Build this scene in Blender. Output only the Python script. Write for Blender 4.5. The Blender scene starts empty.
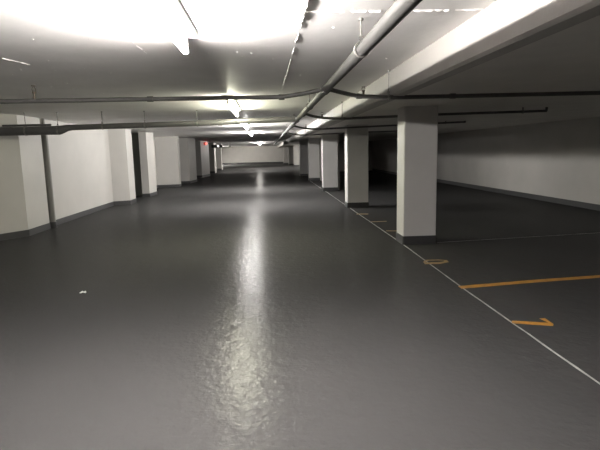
import bpy, bmesh, math, random
from mathutils import Vector, Matrix
random.seed(7)
scene = bpy.context.scene
COL = scene.collection
PI = math.pi

# ------------------------------------------------------------------ materials
def mat(name, color, rough=0.6, metal=0.0, bump=None, var=None, spec=0.5, emit=None, estr=0.0):
    """bump=(scale, strength, distance)   var=(scale, amount)"""
    m = bpy.data.materials.new(name); m.use_nodes = True
    nt = m.node_tree; N = nt.nodes; L = nt.links
    b = N['Principled BSDF']
    b.inputs['Base Color'].default_value = (*color, 1)
    b.inputs['Roughness'].default_value = rough
    b.inputs['Metallic'].default_value = metal
    b.inputs['Specular IOR Level'].default_value = spec
    if emit:
        b.inputs['Emission Color'].default_value = (*emit, 1)
        b.inputs['Emission Strength'].default_value = estr
    if bump or var:
        tc = N.new('ShaderNodeTexCoord')
    if bump:
        n = N.new('ShaderNodeTexNoise'); n.inputs['Scale'].default_value = bump[0]
        n.inputs['Detail'].default_value = 6
        bp = N.new('ShaderNodeBump'); bp.inputs['Strength'].default_value = bump[1]
        bp.inputs['Distance'].default_value = bump[2]
        L.new(tc.outputs['Object'], n.inputs['Vector'])
        L.new(n.outputs['Fac'], bp.inputs['Height'])
        L.new(bp.outputs['Normal'], b.inputs['Normal'])
    if var:
        n2 = N.new('ShaderNodeTexNoise'); n2.inputs['Scale'].default_value = var[0]
        n2.inputs['Detail'].default_value = 5
        mr = N.new('ShaderNodeMapRange')
        mr.inputs['From Min'].default_value = 0.3; mr.inputs['From Max'].default_value = 0.7
        mr.inputs['To Min'].default_value = 1 - var[1]; mr.inputs['To Max'].default_value = 1 + var[1]
        mx = N.new('ShaderNodeVectorMath'); mx.operation = 'SCALE'
        mx.inputs[0].default_value = color
        L.new(tc.outputs['Object'], n2.inputs['Vector'])
        L.new(n2.outputs['Fac'], mr.inputs['Value'])
        L.new(mr.outputs['Result'], mx.inputs['Scale'])
        L.new(mx.outputs['Vector'], b.inputs['Base Color'])
    return m

M = {}
M['wall'] = mat('white_wall_paint', (.43, .415, .39), .55, bump=(35, .25, .006), var=(1.3, .05))
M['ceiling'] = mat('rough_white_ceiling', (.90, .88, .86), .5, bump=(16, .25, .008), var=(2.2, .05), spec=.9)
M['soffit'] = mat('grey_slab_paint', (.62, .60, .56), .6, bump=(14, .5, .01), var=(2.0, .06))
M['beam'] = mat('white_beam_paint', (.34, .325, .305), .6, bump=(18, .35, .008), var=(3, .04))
M['column'] = mat('white_column_paint', (.50, .49, .475), .6, bump=(30, .3, .006), var=(2, .04))
M['base'] = mat('dark_grey_base_paint', (.036, .036, .037), .5, bump=(30, .2, .004))
M['pipe'] = mat('grey_painted_pipe', (.045, .044, .042), .6, bump=(60, .15, .002), var=(6, .10))
M['drain'] = mat('grey_drain_pipe', (.095, .092, .092), .5, bump=(50, .15, .002), var=(5, .08))
M['downpipe'] = mat('mid_grey_downpipe', (.19, .185, .17), .5, bump=(50, .15, .002))
M['branch'] = mat('dark_branch_pipe', (.075, .073, .068), .5, var=(8, .1))
M['metal'] = mat('dull_steel', (.20, .19, .18), .45, .7)
M['brass'] = mat('aged_brass', (.10, .08, .06), .5, .5)
M['housing'] = mat('light_housing', (.50, .48, .46), .5)
M['holder'] = mat('lamp_holder_plastic', (.6, .6, .57), .5)
M['orange'] = mat('worn_orange_paint', (.42, .20, .025), .5, var=(9, .25))
M['fadedorange'] = mat('faded_orange_paint', (.24, .145, .04), .5, var=(20, .35))
M['white_line'] = mat('thin_white_paint', (.34, .33, .32), .55, var=(7, .35))
M['paper'] = mat('white_paper', (.8, .8, .78), .8)
M['darkbox'] = mat('dark_plastic', (.03, .03, .03), .5)
M['grey_panel'] = mat('green_grey_panel', (.16, .17, .15), .5)

def floor_material():
    m = bpy.data.materials.new('grey_epoxy_floor'); m.use_nodes = True
    nt = m.node_tree; N = nt.nodes; L = nt.links
    b = N['Principled BSDF']
    tc = N.new('ShaderNodeTexCoord')
    # broad wear and traffic marks
    mp = N.new('ShaderNodeMapping'); mp.inputs['Scale'].default_value = (1.0, .35, 1)
    L.new(tc.outputs['Object'], mp.inputs['Vector'])
    n1 = N.new('ShaderNodeTexNoise'); n1.inputs['Scale'].default_value = .7; n1.inputs['Detail'].default_value = 2.5
    L.new(mp.outputs['Vector'], n1.inputs['Vector'])
    cr = N.new('ShaderNodeValToRGB')
    cr.color_ramp.elements[0].position = .15; cr.color_ramp.elements[0].color = (.0495, .049, .049, 1)
    cr.color_ramp.elements[1].position = .85; cr.color_ramp.elements[1].color = (.0495, .049, .049, 1)
    L.new(n1.outputs['Fac'], cr.inputs['Fac'])
    # roughness patches
    n2 = N.new('ShaderNodeTexNoise'); n2.inputs['Scale'].default_value = 2.6; n2.inputs['Detail'].default_value = 3
    L.new(tc.outputs['Object'], n2.inputs['Vector'])
    mr = N.new('ShaderNodeMapRange')
    mr.inputs['From Min'].default_value = .1; mr.inputs['From Max'].default_value = .9
    mr.inputs['To Min'].default_value = .15; mr.inputs['To Max'].default_value = .21
    L.new(n2.outputs['Fac'], mr.inputs['Value'])
    # orange-peel roller texture plus gentle unevenness
    n3 = N.new('ShaderNodeTexNoise'); n3.inputs['Scale'].default_value = 24; n3.inputs['Detail'].default_value = 3
    L.new(tc.outputs['Object'], n3.inputs['Vector'])
    n4 = N.new('ShaderNodeTexNoise'); n4.inputs['Scale'].default_value = 7.0; n4.inputs['Detail'].default_value = 5
    L.new(tc.outputs['Object'], n4.inputs['Vector'])
    b1 = N.new('ShaderNodeBump'); b1.inputs['Strength'].default_value = .5; b1.inputs['Distance'].default_value = .008
    b2 = N.new('ShaderNodeBump'); b2.inputs['Strength'].default_value = .45; b2.inputs['Distance'].default_value = .018
    L.new(n3.outputs['Fac'], b1.inputs['Height']); L.new(n4.outputs['Fac'], b2.inputs['Height'])
    L.new(b2.outputs['Normal'], b1.inputs['Normal'])
    # thin worn clear coat: a weak glossy layer that strengthens at grazing angles
    g = N.new('ShaderNodeBsdfGlossy'); fr = N.new('ShaderNodeFresnel'); fr.inputs['IOR'].default_value = 1.45
    mm = N.new('ShaderNodeMath'); mm.operation = 'MULTIPLY_ADD'; mm.inputs[1].default_value = .08; mm.inputs[2].default_value = .028
    mix = N.new('ShaderNodeMixShader'); out = N['Material Output']
    df = N.new('ShaderNodeBsdfDiffuse')
    L.new(cr.outputs['Color'], df.inputs['Color']); L.new(b1.outputs['Normal'], df.inputs['Normal'])
    L.new(mr.outputs['Result'], g.inputs['Roughness']); L.new(b1.outputs['Normal'], g.inputs['Normal'])
    L.new(fr.outputs['Fac'], mm.inputs[0]); L.new(mm.outputs['Value'], mix.inputs['Fac'])
    L.new(df.outputs[0], mix.inputs[1]); L.new(g.outputs[0], mix.inputs[2]); L.new(mix.outputs[0], out.inputs['Surface'])
    N.remove(b)
    return m
M['floor'] = floor_material()

def emitter(name, color, strength):
    m = bpy.data.materials.new(name); m.use_nodes = True
    nt = m.node_tree; nt.nodes.clear()
    e = nt.nodes.new('ShaderNodeEmission'); o = nt.nodes.new('ShaderNodeOutputMaterial')
    e.inputs['Color'].default_value = (*color, 1); e.inputs['Strength'].default_value = strength
    nt.links.new(e.outputs[0], o.inputs['Surface'])
    return m
TUBE = 320.0
M['tube_warm'] = emitter('fluorescent_warm', (1, .95, .91), TUBE*1.22)
M['tube_green'] = emitter('fluorescent_greenish', (1, .99, .77), TUBE*.34)
M['tube_white'] = emitter('fluorescent_white', (1, .97, .93), TUBE*1.35)
M['tube_far'] = emitter('fluorescent_far', (1, .96, .90), TUBE*1.0)
M['tube_unseen'] = emitter('fluorescent_unseen', (1, .96, .90), TUBE*4)  # strong output for the added lamp out of view near the end wall
M['red_glow'] = emitter('red_lamp_glow', (1, .08, .06), 4)
M['white_glow'] = emitter('small_white_glow', (1, .97, .9), 2.5)

# ------------------------------------------------------------------ mesh helpers
def link(name, bm, material, parent=None, smooth=False):
    bmesh.ops.recalc_face_normals(bm, faces=bm.faces)
    me = bpy.data.meshes.new(name); bm.to_mesh(me); bm.free()
    me.materials.append(material)
    if smooth:
        for p in me.polygons: p.use_smooth = True
        try: me.set_sharp_from_angle(angle=math.radians(40))
        except Exception: pass
    o = bpy.data.objects.new(name, me); COL.objects.link(o)
    if parent: o.parent = parent
    return o

def add_box(bm, x0, x1, y0, y1, z0, z1, bevel=0.0):
    vs = [bm.verts.new((x, y, z)) for x in (x0, x1) for y in (y0, y1) for z in (z0, z1)]
    f = []
    for idx in ((0,1,3,2),(4,6,7,5),(0,4,5,1),(2,3,7,6),(0,2,6,4),(1,5,7,3)):
        f.append(bm.faces.new([vs[i] for i in idx]))
    if bevel:
        es = list({e for q in f for e in q.edges})
        bmesh.ops.bevel(bm, geom=es, offset=bevel, segments=2, affect='EDGES', profile=.5)

def add_prism(bm, pts, z0, z1):
    lo = [bm.verts.new((x, y, z0)) for x, y in pts]; hi = [bm.verts.new((x, y, z1)) for x, y in pts]
    bm.faces.new(lo[::-1]); bm.faces.new(hi)
    n = len(pts)
    for i in range(n): bm.faces.new((lo[i], lo[(i+1) % n], hi[(i+1) % n], hi[i]))

def add_tube(bm, path, r, seg=14, cap=True):
    """tube swept along a polyline; r may be a number or a list"""
    P = [Vector(p) for p in path]; rings = []
    rs = r if isinstance(r, (list, tuple)) else [r]*len(P)
    for i, p in enumerate(P):
        if i == 0: t = P[1]-P[0]
        elif i == len(P)-1: t = P[-1]-P[-2]
        else: t = (P[i]-P[i-1]).normalized() + (P[i+1]-P[i]).normalized()
        t.normalize()
        a = Vector((0,0,1)) if abs(t.z) < .95 else Vector((0,1,0))
        u = t.cross(a).normalized(); w = t.cross(u).normalized()
        rings.append([bm.verts.new(p + (u*math.cos(k*2*PI/seg) + w*math.sin(k*2*PI/seg))*rs[i]) for k in range(seg)])
    for a, b in zip(rings, rings[1:]):
        for k in range(seg): bm.faces.new((a[k], a[(k+1) % seg], b[(k+1) % seg], b[k]))
    if cap: bm.faces.new(rings[0][::-1]); bm.faces.new(rings[-1])

def bend(path, rad=.06, n=4):
    """round the inner corners of a polyline"""
    P = [Vector(p) for p in path]; out = [P[0]]
    for a, b, c in zip(P, P[1:], P[2:]):
        d1 = (a-b); d2 = (c-b); k = min(rad, d1.length*.45, d2.length*.45)
        s = b + d1.normalized()*k; e = b + d2.normalized()*k
        for i in range(n+1):
            t = i/n; out.append(s*(1-t)**2 + b*2*t*(1-t) + e*t*t)
    out.append(P[-1]); return out

def tag(o, label=None, cat=None, group=None, kind=None):
    if label: o['label'] = label
    if cat: o['category'] = cat
    if group: o['group'] = group
    if kind: o['kind'] = kind
    return o

def empty(name, loc):
    o = bpy.data.objects.new(name, None); COL.objects.link(o); o.location = loc
    o.empty_display_size = .1
    return o

def structure(name, bm, m, label=None, cat=None):
    return tag(link(name, bm, m), label, cat, None, 'structure')

def local(bm, root):
    bmesh.ops.translate(bm, verts=bm.verts, vec=-Vector(root.location)); return bm

# ------------------------------------------------------------------ the setting
ZC = 2.43            # main slab underside
ZS = 2.29            # lower slab over the parking bays
ZL = 2.16           # bottom of the edge beam
XB0, XB1 = 1.335, 1.46
YN, YF = -9.0, 70.0
XR, XL = 8.1, -4.93

bm = bmesh.new(); add_box(bm, -10, 9, YN-.2, YF+1, -.2, 0)
structure('floor', bm, M['floor'], 'glossy dark grey epoxy floor running the length of the garage', 'floor')

# ceiling slab with raised formwork seams and paint drips
bm = bmesh.new(); add_box(bm, -10, XB0+.03, YN-.2, YF+1, ZC, ZC+.25)
def ridge(p, q, w, h, n, jit, gap=0.0):
    p = Vector(p); q = Vector(q); d = (q-p); side = Vector((-d.y, d.x, 0)).normalized()
    prev = None
    for i in range(n+1):
        c = p + d*(i/n) + side*random.uniform(-jit, jit)
        ww = w*random.uniform(.4, 1.5); hh = h*random.uniform(.35, 1.5)
        if random.random() < gap: prev = None; continue
        cur = [bm.verts.new((c.x+side.x*ww, c.y+side.y*ww, ZC+.002)), bm.verts.new((c.x, c.y, ZC-hh)),
               bm.verts.new((c.x-side.x*ww, c.y-side.y*ww, ZC+.002))]
        if prev:
            bm.faces.new((prev[0], cur[0], cur[1], prev[1])); bm.faces.new((prev[1], cur[1], cur[2], prev[2]))
        prev = cur
ridge((-.30, 3.11, 0), (1.34, 3.06, 0), .010, .008, 90, .004, .03)
ridge((.256, 1.6, 0), (.243, 3.4, 0), .010, .010, 40, .004)
ridge((.243, 3.4, 0), (.20, 8.0, 0), .006, .006, 60, .004, .05)
ridge((-.985, 2.4, 0), (-.98, 4.3, 0), .005, .003, 50, .003, .08)
ridge((-2.25, 4.3, 0), (-2.13, 4.75, 0), .008, .005, 12, .003, .1)
for k in range(80):
    x = random.uniform(-2.6, 1.25); y = random.uniform(2.2, 7.0); s = random.uniform(.003, .009)
    mtx = Matrix.Translation((x, y, ZC)) @ Matrix.Diagonal((s*random.uniform(.7, 1.8), s, s*.9, 1))
    bmesh.ops.create_icosphere(bm, subdivisions=1, radius=1, matrix=mtx)
structure('ceiling', bm, M['ceiling'], 'rough white concrete ceiling over the drive lane with raised seams', 'ceiling')

# lower slab over the bays, edge beam, left soffit
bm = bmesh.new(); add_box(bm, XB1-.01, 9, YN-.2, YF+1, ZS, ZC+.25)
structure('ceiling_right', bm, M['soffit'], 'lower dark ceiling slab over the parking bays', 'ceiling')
bm = bmesh.new()
prof = [(XB0, ZC+.1), (XB0, ZL+.02), (XB0+.02, ZL), (XB1, ZL), (XB1, ZC+.1)]
y0, y1 = YN-.1, YF+.5
a = [bm.verts.new((x, y0, z)) for x, z in prof]; b = [bm.verts.new((x, y1, z)) for x, z in prof]
bm.faces.new(a[::-1]); bm.faces.new(b)
for i in range(5): bm.faces.new((a[i], a[(i+1) % 5], b[(i+1) % 5], b[i]))
structure('ceiling_beam', bm, M['beam'], 'long white edge beam between lane ceiling and parking bay slab', 'beam')

# walls
def wall(name, pts, label, z1=ZC+.15, base=None, m='wall', base_name=None):
    bm = bmesh.new(); add_prism(bm, pts, -.05, z1)
    return structure(name, bm, M[m], label, 'wall')

def basestrip(bm, p, q, t=.012, h=.135, ext=.0):
    """band on the right-hand side of the run p -> q"""
    p = Vector((*p, 0)); q = Vector((*q, 0)); d = (q-p).normalized(); n = Vector((d.y, -d.x, 0))
    p = p - d*ext; q = q + d*ext
    v = [p-n*.004, p+n*t, q+n*t, q-n*.004]
    lo = [bm.verts.new((c.x, c.y, -.01)) for c in v]; hi = [bm.verts.new((c.x, c.y, h)) for c in v]
    bm.faces.new(hi); bm.faces.new(lo[::-1])
    for i in range(4): bm.faces.new((lo[i], lo[(i+1) % 4], hi[(i+1) % 4], hi[i]))

bm = bmesh.new(); add_box(bm, -10, 9, YN-.3, YN, -.05, ZC+.15)
structure('wall_back', bm, M['wall'], 'white wall closing the garage behind the viewpoint', 'wall')
bm = bmesh.new(); add_box(bm, XR, XR+.3, YN-.3, YF+1, -.05, ZC+.15)
structure('wall_right', bm, M['wall'], 'long white wall along the back of the parking bays', 'wall')
bm = bmesh.new(); add_box(bm, -10, 9, YF, YF+.3, -.05, ZC+.15)
structure('wall_far', bm, M['wall'], 'pale end wall far down the drive lane', 'wall')
# left side, one piece after another down the lane (plan outlines)
wall('wall_left', [(-10, 9.1), (-5.6, 9.13), (-4.93, 10.22), (-4.93, 11.2), (-5.06, 11.2), (-5.06, 11.5), (-5.0, 11.5), (-5.0, 16.9), (-10, 16.9)],
     'large white wall block along the lane with a corner facing it')
wall('wall_left', [(-10, YN-.2), (-8.5, YN-.2), (-8.5, 9.05), (-10, 9.05)], 'white wall left of the viewpoint')
wall('wall_left', [(-5.05, 16.0), (-4.53, 16.25), (-4.53, 16.95), (-5.05, 16.95)],
     'short white stub wall with a bright lit end beside the dark recess')
wall('wall_left', [(-10, 20.6), (-5.75, 20.6), (-5.35, 20.9), (-5.35, 24.05), (-4.35, 24.25), (-4.35, 24.75), (-10, 24.75)],
     'wide pale wall face past the narrow white stub')
wall('wall_left', [(-4.80, 18.9), (-4.54, 18.95), (-4.50, 20.0), (-4.80, 20.0)],
     'narrow white stub wall standing beyond the dark recess')
wall('wall_left', [(-10, 26.7), (-4.25, 26.9), (-4.12, 28.6), (-10, 28.6)], 'grey-looking wall block in shade before the reddish recess')
wall('wall_left', [(-10, 33.3), (-4.48, 33.5), (-4.22, 35.8), (-10, 35.8)], 'bright slim wall end under the red lamp')
wall('wall_left', [(-10, 40.3), (-4.35, 40.5), (-4.30, 41.3), (-10, 41.3)], 'small grey wall end just past the red lamp')
wall('wall_left', [(-10, 47.3), (-4.45, 47.4), (-4.45, 48.2), (-10, 48.2)], 'dull green-grey wall end next to the end wall')
wall('wall_left', [(-10, 16.5), (-7.2, 16.5), (-7.2, YF+.2), (-10, YF+.2)], 'back of the unlit recesses behind the stub walls')
wall('wall_right', [(2.81, 19.97), (2.90, 19.97), (2.90, 26.75), (2.81, 26.75)], 'added thin wall behind the third and fourth columns, blocking lamp light', ZS+.01)  # added light blocker, darkens the bay wall beyond it
wall('wall_left', [(-7.3, 19.7), (-4.79, 19.7), (-4.79, 19.8), (-7.3, 19.8)], 'dark green-grey panel in the recess behind the short stub', m='grey_panel')  # dark green-grey sheet across the recess gap
wall('wall_right', [(2.75, 38), (8.2, 38), (8.2, 38.3), (2.75, 38.3)], 'added wall past the dark distant column, keeping far lamp light out of the bays')  # added to stop the far lamps lighting the bays
# far right jogs
wall('wall_right', [(2.78, 54), (8.2, 54), (8.2, 54.5), (2.83, 54.5)], 'bright strip of wall showing beside the distant columns', 2.40)
wall('wall_right', [(2.46, 59.5), (4.2, 59.5), (4.2, 60.1), (2.46, 60.1)], 'grey strip of wall between bright strip and end wall', 2.40)
wall('wall_right', [(2.05, 66), (4.2, 66), (4.2, 66.6), (2.05, 66.6)], 'dark strip of wall at the end wall corner', 2.40)

bm = bmesh.new()
for p, q in (((-5.6, 9.13), (-4.93, 10.22)), ((-4.93, 10.22), (-4.93, 11.2)), ((-5.0, 11.5), (-5.0, 16.0)),
             ((-5.05, 16.0), (-4.53, 16.25)), ((-4.53, 16.25), (-4.53, 16.95)), ((-4.80, 18.9), (-4.54, 18.95)), ((-4.54, 18.95), (-4.50, 20.0)),
             ((-5.35, 20.9), (-5.35, 24.05)), ((-5.35, 24.05), (-4.35, 24.25)), ((-4.35, 24.25), (-4.35, 24.75)),
             ((-7, 26.8), (-4.25, 26.9)), ((-4.25, 26.9), (-4.12, 28.6)), ((-7, 33.4), (-4.48, 33.5)), ((-4.48, 33.5), (-4.22, 35.8)), ((-7, 40.4), (-4.35, 40.5)), ((-7, 47.3), (-4.45, 47.4))):
    basestrip(bm, p, q, ext=.006)
structure('baseboard_left', bm, M['base'], 'dark grey painted base band along the left walls', 'baseboard')
bm = bmesh.new(); basestrip(bm, (XR, YF), (XR, YN), h=.15)
basestrip(bm, (2.78, 54), (8.1, 54)); basestrip(bm, (2.46, 59.5), (4.2, 59.5)); basestrip(bm, (2.05, 66), (4.2, 66))
structure('baseboard_right', bm, M['base'], 'dark grey painted base band along the parking bay wall', 'baseboard')
bm = bmesh.new(); basestrip(bm, (-7.2, YF), (8, YF), h=.2)
structure('baseboard_far', bm, M['base'], 'dark base band under the far end wall', 'baseboard')

# ------------------------------------------------------------------ columns
def column(x0, x1, y0, y1, label):
    cx, cy = (x0+x1)/2, (y0+y1)/2; a, b = (x1-x0)/2, (y1-y0)/2
    bm = bmesh.new(); add_box(bm, -a, a, -b, b, 0, ZS)
    es = [e for e in bm.edges if abs(e.verts[0].co.z-e.verts[1].co.z) > 1]
    bmesh.ops.bevel(bm, geom=es, offset=.018, segments=2, affect='EDGES', profile=.5)
    o = link('concrete_column', bm, M['column']); o.location = (cx, cy, 0)
    tag(o, label, 'column', 'columns along the parking bays', 'thing')
    bm = bmesh.new(); g = .010
    add_box(bm, -a-g, a+g, -b-g, b+g, 0, .145)
    es = [e for e in bm.edges if abs(e.verts[0].co.z-e.verts[1].co.z) > .1]
    bmesh.ops.bevel(bm, geom=es, offset=.018, segments=2, affect='EDGES', profile=.5)
    tag(link('painted_base', bm, M['base'], o), 'dark grey painted base of the column')
    return o
column(2.235, 2.80, 8.03, 8.47, 'big square white concrete column nearest the orange bay line')
column(2.185, 2.78, 13.58, 14.05, 'second square white column along the lane, just behind the big one')
column(2.155, 2.76, 19.5, 19.95, 'third square white column along the lane, evenly lit with a dark base')
column(2.20, 2.80, 26.8, 27.3, 'fourth white column, pale and small, before the dark distant column')
column(2.07, 2.66, 32.0, 32.7, 'distant column with a dark front and thin bright edge')

# ------------------------------------------------------------------ strip lights
def strip_light(y_end, m, label, length=2.3, x=-.55, gap=.08, zc=ZC):
    root = empty('strip_light', (x, y_end-length/2, zc))
    tag(root, label, 'ceiling light', 'fluorescent strip lights down the lane')
    h = length/2; zt = -gap
    bm = bmesh.new()
    prof = [(-.09, .002), (-.09, -.018), (-.078, -.032), (.078, -.032), (.09, -.018), (.09, .002)]
    a = [bm.verts.new((px, -h-.03, pz)) for px, pz in prof]; b = [bm.verts.new((px, h+.03, pz)) for px, pz in prof]
    bm.faces.new(a[::-1]); bm.faces.new(b)
    for i in range(6): bm.faces.new((a[i], a[(i+1) % 6], b[(i+1) % 6], b[i]))
    link('housing', bm, M['housing'], root)
    bm = bmesh.new(); add_tube(bm, [(0, -h, zt), (0, h, zt)], .021, 12)
    tag(link('fluorescent_tube', bm, m, root, True), 'glowing white fluorescent tube')
    for s in (-1, 1):
        bm = bmesh.new(); add_box(bm, -.017, .017, s*(h+.012)-.012, s*(h+.012)+.012, zt-.022, -.025, .005)
        link('lamp_holder', bm, M['holder'], root)
    return root
strip_light(3.58, M['tube_warm'], 'big glaring strip light cut off by the top of the photo', gap=.125, x=-.55)
strip_light(9.72, M['tube_green'], 'strip light with greenish-yellow glow, just behind the first cross pipe', gap=.12, x=-.57)
strip_light(16.0, M['tube_white'], 'small strip light just past the thick sloping drain pipe', x=-.64)
strip_light(22.1, M['tube_white'], 'smaller strip light close behind the one past the drain pipe', x=-.70)
strip_light(43.0, M['tube_far'], 'tiny distant strip light, first of the two near the end wall', x=-.8)
strip_light(50.0, M['tube_far'], 'tiny distant strip light, last one before the end wall', x=-.8)
strip_light(50.5, M['tube_white'], 'added strip light hidden behind the far columns to light the far end', x=5.0, zc=ZS)  # added unseen lamp for the far wall strip and floor
strip_light(65.0, M['tube_unseen'], 'added unseen strip light brightening the end wall from the side recess', x=-6.3)  # added unseen lamp, there to brighten the end wall

# ------------------------------------------------------------------ sprinkler main and branches
XM, ZM = .625, 2.238
def hanger(parent, x, y, zpipe, r, name='hanger', ztop=ZC, off=0.0):
    bm = bmesh.new()
    add_tube(bm, [(x+off, y, ztop-.002), (x+off, y, zpipe+r+.028)], .0055, 8)
    add_tube(bm, [(x+off, y, ztop-.014), (x+off, y, ztop+.001)], .016, 8)
    add_box(bm, x+off-.011, x+off+.011, y-.013, y+.013, zpipe+r+.018, zpipe+r+.04)
    local(bm, parent)
    o = link(name, bm, M['metal'], parent)
    bm = bmesh.new()      # clevis ring around the pipe
    ring = []
    ax = (1, 0, 0) if name == 'hanger' else (0, 1, 0)
    for k in range(17):
        t = k*2*PI/16
        if ax[0]: ring.append((x, y+math.cos(t)*(r+.005), zpipe+math.sin(t)*(r+.005)))
        else: ring.append((x+math.cos(t)*(r+.005), y, zpipe+math.sin(t)*(r+.005)))
    for dv in (-.009, .009):
        add_tube(bm, [Vector(p)+Vector(ax)*dv for p in ring], .0055, 6, False)
    # closed tab to the rod
    add_box(bm, x+off*.6-.008, x+off*.6+.008, y-.008, y+.008, zpipe+r-.001, zpipe+r+.024)
    local(bm, parent)
    link('clamp', bm, M['metal'], o)
    return o

def coupling(parent, path, r, name='coupling', m='pipe'):
    bm = bmesh.new(); add_tube(bm, path, r, 16); local(bm, parent)
    return link(name, bm, M[m], parent, True)

root = empty('sprinkler_main_pipe', (XM, 5, ZM))
tag(root, 'thick grey sprinkler main pipe running along the lane under the ceiling', 'pipe')
bm = bmesh.new(); add_tube(bm, [(XM+.015, YN+.02, ZM), (XM, 5, ZM), (XM-.03, 18, ZM), (XM-.03, 46, ZM)], .042, 18)
local(bm, root); link('pipe', bm, M['pipe'], root, True)
for y in (-1.5, 3.25, 7.2, 11.4, 15.6, 19.8): hanger(root, XM-.005, y, ZM, .042, 'pipe_hanger', off=-.004)
for y in (5.3, 8.6, 12.5, 17.0):
    coupling(root, [(XM, y-.075, ZM), (XM, y+.075, ZM)], .050, 'tee_fitting')
for y in (1.2, 10.4): coupling(root, [(XM, y-.05, ZM), (XM, y+.05, ZM)], .049)

def sprinkler(parent, x, y, z, h=.085):
    bm = bmesh.new()
    add_tube(bm, [(x, y, z), (x, y, z+h*.45)], .013, 10)
    add_tube(bm, [(x, y, z+h*.45), (x, y, z+h*.55)], .019, 6)
    local(bm, parent); s = link('sprinkler_head', bm, M['brass'], parent, True)
    bm = bmesh.new()
    for sx in (-1, 1):
        add_tube(bm, [(x+sx*.012, y, z+h*.55), (x+sx*.018, y, z+h*.75), (x+sx*.004, y, z+h*.95)], .0035, 6)
    add_tube(bm, [(x, y, z+h*.95), (x, y, z+h)], .022, 12)
    local(bm, parent); link('deflector', bm, M['brass'], s)

def branch(y, path, r, label, hangers, heads, end=None):
    root = empty('sprinkler_branch_pipe', (path[0][0], y, path[0][1]))
    tag(root, label, 'pipe', 'thin sprinkler branch pipes crossing the ceiling')
    pts = [(x, y, z) for x, z in path]
    bm = bmesh.new(); add_tube(bm, bend(pts, .07), r, 12); local(bm, root)
    link('pipe', bm, M['branch'], root, True)
    for hx, hz, zt in hangers: hanger(root, hx, y, hz, r, ztop=zt)
    for sx, sz in heads: sprinkler(root, sx, y, sz+r*.6)
    if end:
        x, z, h = end
        bm = bmesh.new(); add_tube(bm, bend([(x-.05, y, z), (x, y, z), (x, y, z+h)], .03), r*1.0, 12); local(bm, root)
        add = link('end_riser', bm, M['branch'], root, True)
    for cx, cz in (hangers and [(path[-1][0]*.55+path[2][0]*.45, None)] or []):
        pass
    return root
b = branch(5.3, [(XM-.052, ZM), (.42, 2.205), (.16, 2.168), (-2.35, 2.165), (-4.7, 2.165), (-7.5, 2.165)], .0225,
       'long thin cross pipe from the main to the left walls, nearest the camera',
       [(-5.2, 2.165, ZC)], [])
for x in (.16, -1.2, -3.6): coupling(b, [(x-.03, 5.3, 2.167), (x+.03, 5.3, 2.167)], .029, m='branch')
sprinkler(b, -2.36, 5.3, 2.178, .14)
b = branch(5.3, [(XM+.052, ZM), (.80, 2.205), (.98, 2.165), (1.4, 2.148), (3.6, 2.165), (5.6, 2.18)], .0225,
       'dark cross pipe passing in front of the big column top',
       [(1.30, 2.150, ZC), (4.2, 2.17, ZS)], [(1.03, 2.165)], (5.6, 2.18, .075))
for x in (.98, 2.0): coupling(b, [(x-.03, 5.3, 2.166-(.012 if x > 1.5 else 0)), (x+.03, 5.3, 2.166-(.012 if x > 1.5 else 0))], .029, m='branch')
branch(8.6, [(XM+.052, ZM-.005), (.77, 2.20), (.95, 2.160), (1.34, 2.145), (3.04, 2.19), (4.955, 2.22)], .0225,
       'dark branch pipe with upturned end, just behind the big column',
       [(1.30, 2.148, ZC), (4.52, 2.212, ZS)], [(.95, 2.16)], (4.955, 2.22, .065))
branch(12.5, [(XM+.052, ZM-.005), (.78, 2.20), (.98, 2.160), (1.33, 2.145), (4.43, 2.24), (5.06, 2.255)], .0225,
       'thin dark branch pipe just in front of the second column',
       [(1.30, 2.147, ZC), (4.55, 2.243, ZS)], [(.97, 2.16)], (5.06, 2.25, .035))
branch(17.0, [(XM+.052, ZM-.005), (.78, 2.20), (.98, 2.160), (1.33, 2.145), (3.0, 2.20), (5.0, 2.235)], .0225,
       'thin dark branch pipe just in front of the third column',
       [(1.30, 2.147, ZC)], [(.97, 2.16)], (5.0, 2.235, .04))

# sloping drain pipe with a reducer
YD = 9.8
root = empty('drain_pipe', (-3.8, YD, 2.1))
tag(root, 'thick sloping drain pipe that steps thinner beside the left wall', 'pipe')
bm = bmesh.new()
add_tube(bm, [(-5.17, YD, 2.088), (-3.99, YD, 2.092)], .083, 20)
add_tube(bm, [(-3.99, YD, 2.092), (-3.95, YD, 2.094), (-3.80, YD, 2.135), (-3.74, YD, 2.140)], [.083, .083, .060, .056], 20)
local(bm, root); link('wide_pipe', bm, M['drain'], root, True)
bm = bmesh.new(); add_tube(bm, [(-3.78, YD, 2.139), (-1.2, YD, 2.180), (.558, YD, 2.226)], .053, 18)
local(bm, root); link('narrow_pipe', bm, M['drain'], root, True)
for x, z, r in ((-4.58, 2.09, .083), (-3.98, 2.093, .083), (-3.15, 2.15, .053), (-2.35, 2.162, .053), (-1.35, 2.178, .053)):
    hanger(root, x, YD, z, r)
bm = bmesh.new(); add_tube(bm, [(-.95, YD, 2.186), (-.87, YD, 2.188)], .062, 18); local(bm, root)
link('coupling', bm, M['drain'], root, True)
bm = bmesh.new(); add_tube(bm, [(-5.0, YD, 2.196), (-4.45, YD, 2.197), (-4.1, YD, 2.197)], .02, 10); local(bm, root)
link('side_pipe', bm, M['drain'], root, True)

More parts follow.
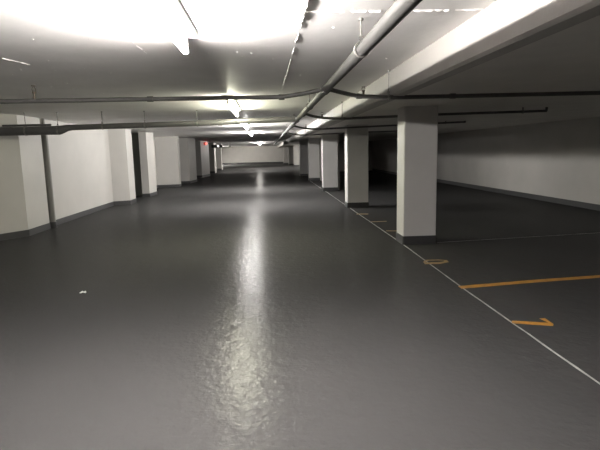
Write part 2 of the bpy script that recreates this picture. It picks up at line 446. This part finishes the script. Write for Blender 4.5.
# downpipe standing in the wall step
root = empty('downpipe', (-4.925, 11.36, 0))
tag(root, 'dark grey downpipe standing against the white wall step', 'pipe')
bm = bmesh.new(); add_tube(bm, [(0, 0, 0.0), (0, 0, 2.25)], .065, 16); link('pipe', bm, M['downpipe'], root, True)
bm = bmesh.new(); add_tube(bm, [(0, 0, 2.25), (0, 0, 2.29), (0, 0, ZC+.01)], [.068, .032, .030], 16); link('reducer', bm, M['downpipe'], root, True)
bm = bmesh.new(); add_tube(bm, [(0, 0, 0), (0, 0, .135)], .078, 16); link('painted_base', bm, M['base'], root, True)

# ------------------------------------------------------------------ small distant fittings
root = empty('warning_lamp', (-4.20, 34.6, 2.22))
tag(root, 'small glowing red lamp on top of the bright wall end', 'lamp')
bm = bmesh.new(); add_box(bm, -.16, -.02, .02, .075, -.05, .12, .01); link('backplate', bm, M['darkbox'], root)
bm = bmesh.new(); bmesh.ops.create_uvsphere(bm, u_segments=14, v_segments=8, radius=.065, matrix=Matrix.Translation((-.04, -.02, .03)))
tag(link('red_dome', bm, M['red_glow'], root, True), 'glowing red dome')

root = empty('emergency_light', (-4.02, 39.6, 2.13))
tag(root, 'small dark box with a white spot lamp hanging past the red lamp', 'lamp')
bm = bmesh.new(); add_box(bm, -.42, .42, -.05, .05, -.11, .11, .015); link('box', bm, M['darkbox'], root)
bm = bmesh.new(); add_tube(bm, [(.10, -.05, .01), (.10, -.08, .01)], .07, 14)
tag(link('lens', bm, M['white_glow'], root, True), 'lit white lens')
for x in (-.3, .3):
    bm = bmesh.new(); add_tube(bm, [(x, 0, .10), (x, 0, 2.325-2.13)], .012, 8)
    link('rod', bm, M['metal'], root)

root = empty('hanging_fitting', (-3.05, 40.2, 2.06))
tag(root, 'tiny pale fitting hanging on a bar beside the dark box lamp', 'fitting')
bm = bmesh.new(); add_box(bm, -.09, .09, -.06, .06, -.06, .10, .02); link('body', bm, M['holder'], root)
bm = bmesh.new(); add_tube(bm, [(0, 0, .09), (0, 0, ZC-2.06)], .012, 8); link('rod', bm, M['metal'], root)

root = empty('hanging_junction_box', (1.2, 34, 2.22))
tag(root, 'small pale box fitting at the far end of the main pipe', 'fitting')
bm = bmesh.new(); add_box(bm, -.14, .14, -.1, .1, -.12, .1, .02); link('body', bm, M['holder'], root)
bm = bmesh.new(); add_tube(bm, [(-.05, -.1, -.01), (-.05, -.16, -.01)], .06, 12); link('cover', bm, M['wall'], root)
bm = bmesh.new(); add_tube(bm, [(0, 0, .09), (0, 0, ZC-2.22)], .015, 8); link('rod', bm, M['metal'], root)

# ------------------------------------------------------------------ floor markings
def strip(name, pts, m, label, cat, group=None, z=.0015):
    bm = bmesh.new()
    n = len(pts)
    lo = [bm.verts.new((x, y, 0)) for x, y in pts]; hi = [bm.verts.new((x, y, z)) for x, y in pts]
    bm.faces.new(hi); bm.faces.new(lo[::-1])
    for i in range(n): bm.faces.new((lo[i], lo[(i+1) % n], hi[(i+1) % n], hi[i]))
    return tag(link(name, bm, M[m]), label, cat, group)

def run(a, b, w):
    a = Vector(a); b = Vector(b); d = (b-a).normalized(); n = Vector((-d.y, d.x))*w/2
    return [tuple(a-n), tuple(b-n), tuple(b+n), tuple(a+n)]
bm = bmesh.new()
prev = None; y = 1.2
L_, R_ = [], []
while y < 27:
    x = 2.195 + .05*min(1, max(0, (y-5.2)/3)) + random.uniform(-.003, .003); w = (.009 if y < 6 else .0105)*random.uniform(.75, 1.3)
    L_.append((x-w, y)); R_.append((x+w, y)); y += .18 + y*.012
for i in range(len(L_)-1):
    v = [bm.verts.new((*p, .0012)) for p in (L_[i], R_[i], R_[i+1], L_[i+1])]
    bm.faces.new(v)
tag(link('lane_line', bm, M['white_line']), 'thin white line on the floor along the column row', 'floor marking')
strip('bay_line', [(2.175, 5.335), (3.1, 5.47), (4.05, 5.575), (6.9, 5.85), (6.9, 5.95), (4.05, 5.68), (3.1, 5.575), (2.175, 5.44)], 'orange',
      'long orange bay line on the floor in front of the big column', 'floor marking', 'painted bay lines')
strip('bay_number', [(2.187, 4.181), (2.51, 4.069), (2.541, 4.112), (2.552, 4.27), (2.497, 4.269), (2.519, 4.149), (2.218, 4.242)], 'orange',
      'orange number 1 painted on the floor beside the white line', 'floor marking', 'painted bay numbers')
# narrow hollow numeral beside the big column
bm = bmesh.new()
out = [(2.163, 6.72), (2.146, 6.578), (2.355, 6.564), (2.517, 6.652), (2.535, 6.78), (2.422, 6.838), (2.247, 6.845)]
cx, cy = 2.33, 6.745
inn = [(cx+(x-cx)*.72, cy+(yy-cy)*.40) for x, yy in out]
vo = [bm.verts.new((*p, .0015)) for p in out]; vi = [bm.verts.new((*p, .0015)) for p in inn]
for i in range(7): bm.faces.new((vo[i], vo[(i+1) % 7], vi[(i+1) % 7], vi[i]))
tag(link('bay_number', bm, M['fadedorange']), 'faded orange 0 painted on the floor just before the big column', 'floor marking', 'painted bay numbers')
strip('bay_line', run((2.30, 9.5), (2.62, 9.42), .07), 'fadedorange', 'faint yellow dash behind the big column by the white line', 'floor marking', 'painted bay lines')
strip('bay_line', run((2.25, 10.78), (2.62, 10.79), .07), 'fadedorange', 'faint yellow dash halfway between the big and second columns', 'floor marking', 'painted bay lines')
strip('bay_number', run((2.19, 12.2), (2.48, 12.14), .13), 'fadedorange', 'faded orange dash in front of the second column', 'floor marking', 'painted bay numbers')
strip('floor_joint', run((2.85, 8.12), (6.6, 8.62), .012), 'white_line', 'faint pale line from the big column base across the bay', 'floor marking')

# paper scrap
root = empty('paper_scrap', (-2.228, 5.755, 0))
bm = bmesh.new()
g = [[None]*5 for _ in range(4)]
for i in range(4):
    for j in range(5):
        g[i][j] = bm.verts.new(((j-2)*.017+random.uniform(-.004, .004), (i-1.5)*.018+random.uniform(-.005, .005), .004+random.random()*.022*(1 if 0 < j < 4 else .3)))
for i in range(3):
    for j in range(4): bm.faces.new((g[i][j], g[i][j+1], g[i+1][j+1], g[i+1][j]))
bpy.data.objects.remove(root)
o = link('paper_scrap', bm, M['paper']); o.location = (-2.228, 5.755, 0)
sm = o.modifiers.new('thickness', 'SOLIDIFY'); sm.thickness = .001
tag(o, 'tiny crumpled white paper scrap lying alone on the lane floor', 'litter', None, 'thing')

# ------------------------------------------------------------------ world, camera, view
w = bpy.data.worlds.new('World'); scene.world = w; w.use_nodes = True
w.node_tree.nodes['Background'].inputs['Color'].default_value = (0, 0, 0, 1)
w.node_tree.nodes['Background'].inputs['Strength'].default_value = 0

F = 490.0; TH = math.radians(1.2)
d = Vector((268-300, 225-152, -F)).normalized()           # world +Y seen in camera axes
u = Vector((-math.sin(TH), math.cos(TH), 0)); u.z = -(u.x*d.x+u.y*d.y)/d.z; u.normalize()
x = d.cross(u)
rot = Matrix((x, d, u))                                    # camera axes -> world axes
cam = bpy.data.cameras.new('camera'); co = bpy.data.objects.new('camera', cam); COL.objects.link(co)
co.matrix_world = Matrix.Translation((0, 0, 1.6)) @ rot.to_4x4()
cam.sensor_width = 36; cam.lens = F*36/600; cam.clip_end = 200; cam.clip_start = .02
scene.camera = co
vs = scene.view_settings
vs.view_transform = 'Standard'; vs.look = 'None'; vs.gamma = 1; vs.use_curve_mapping = False
vs.exposure = 0.72
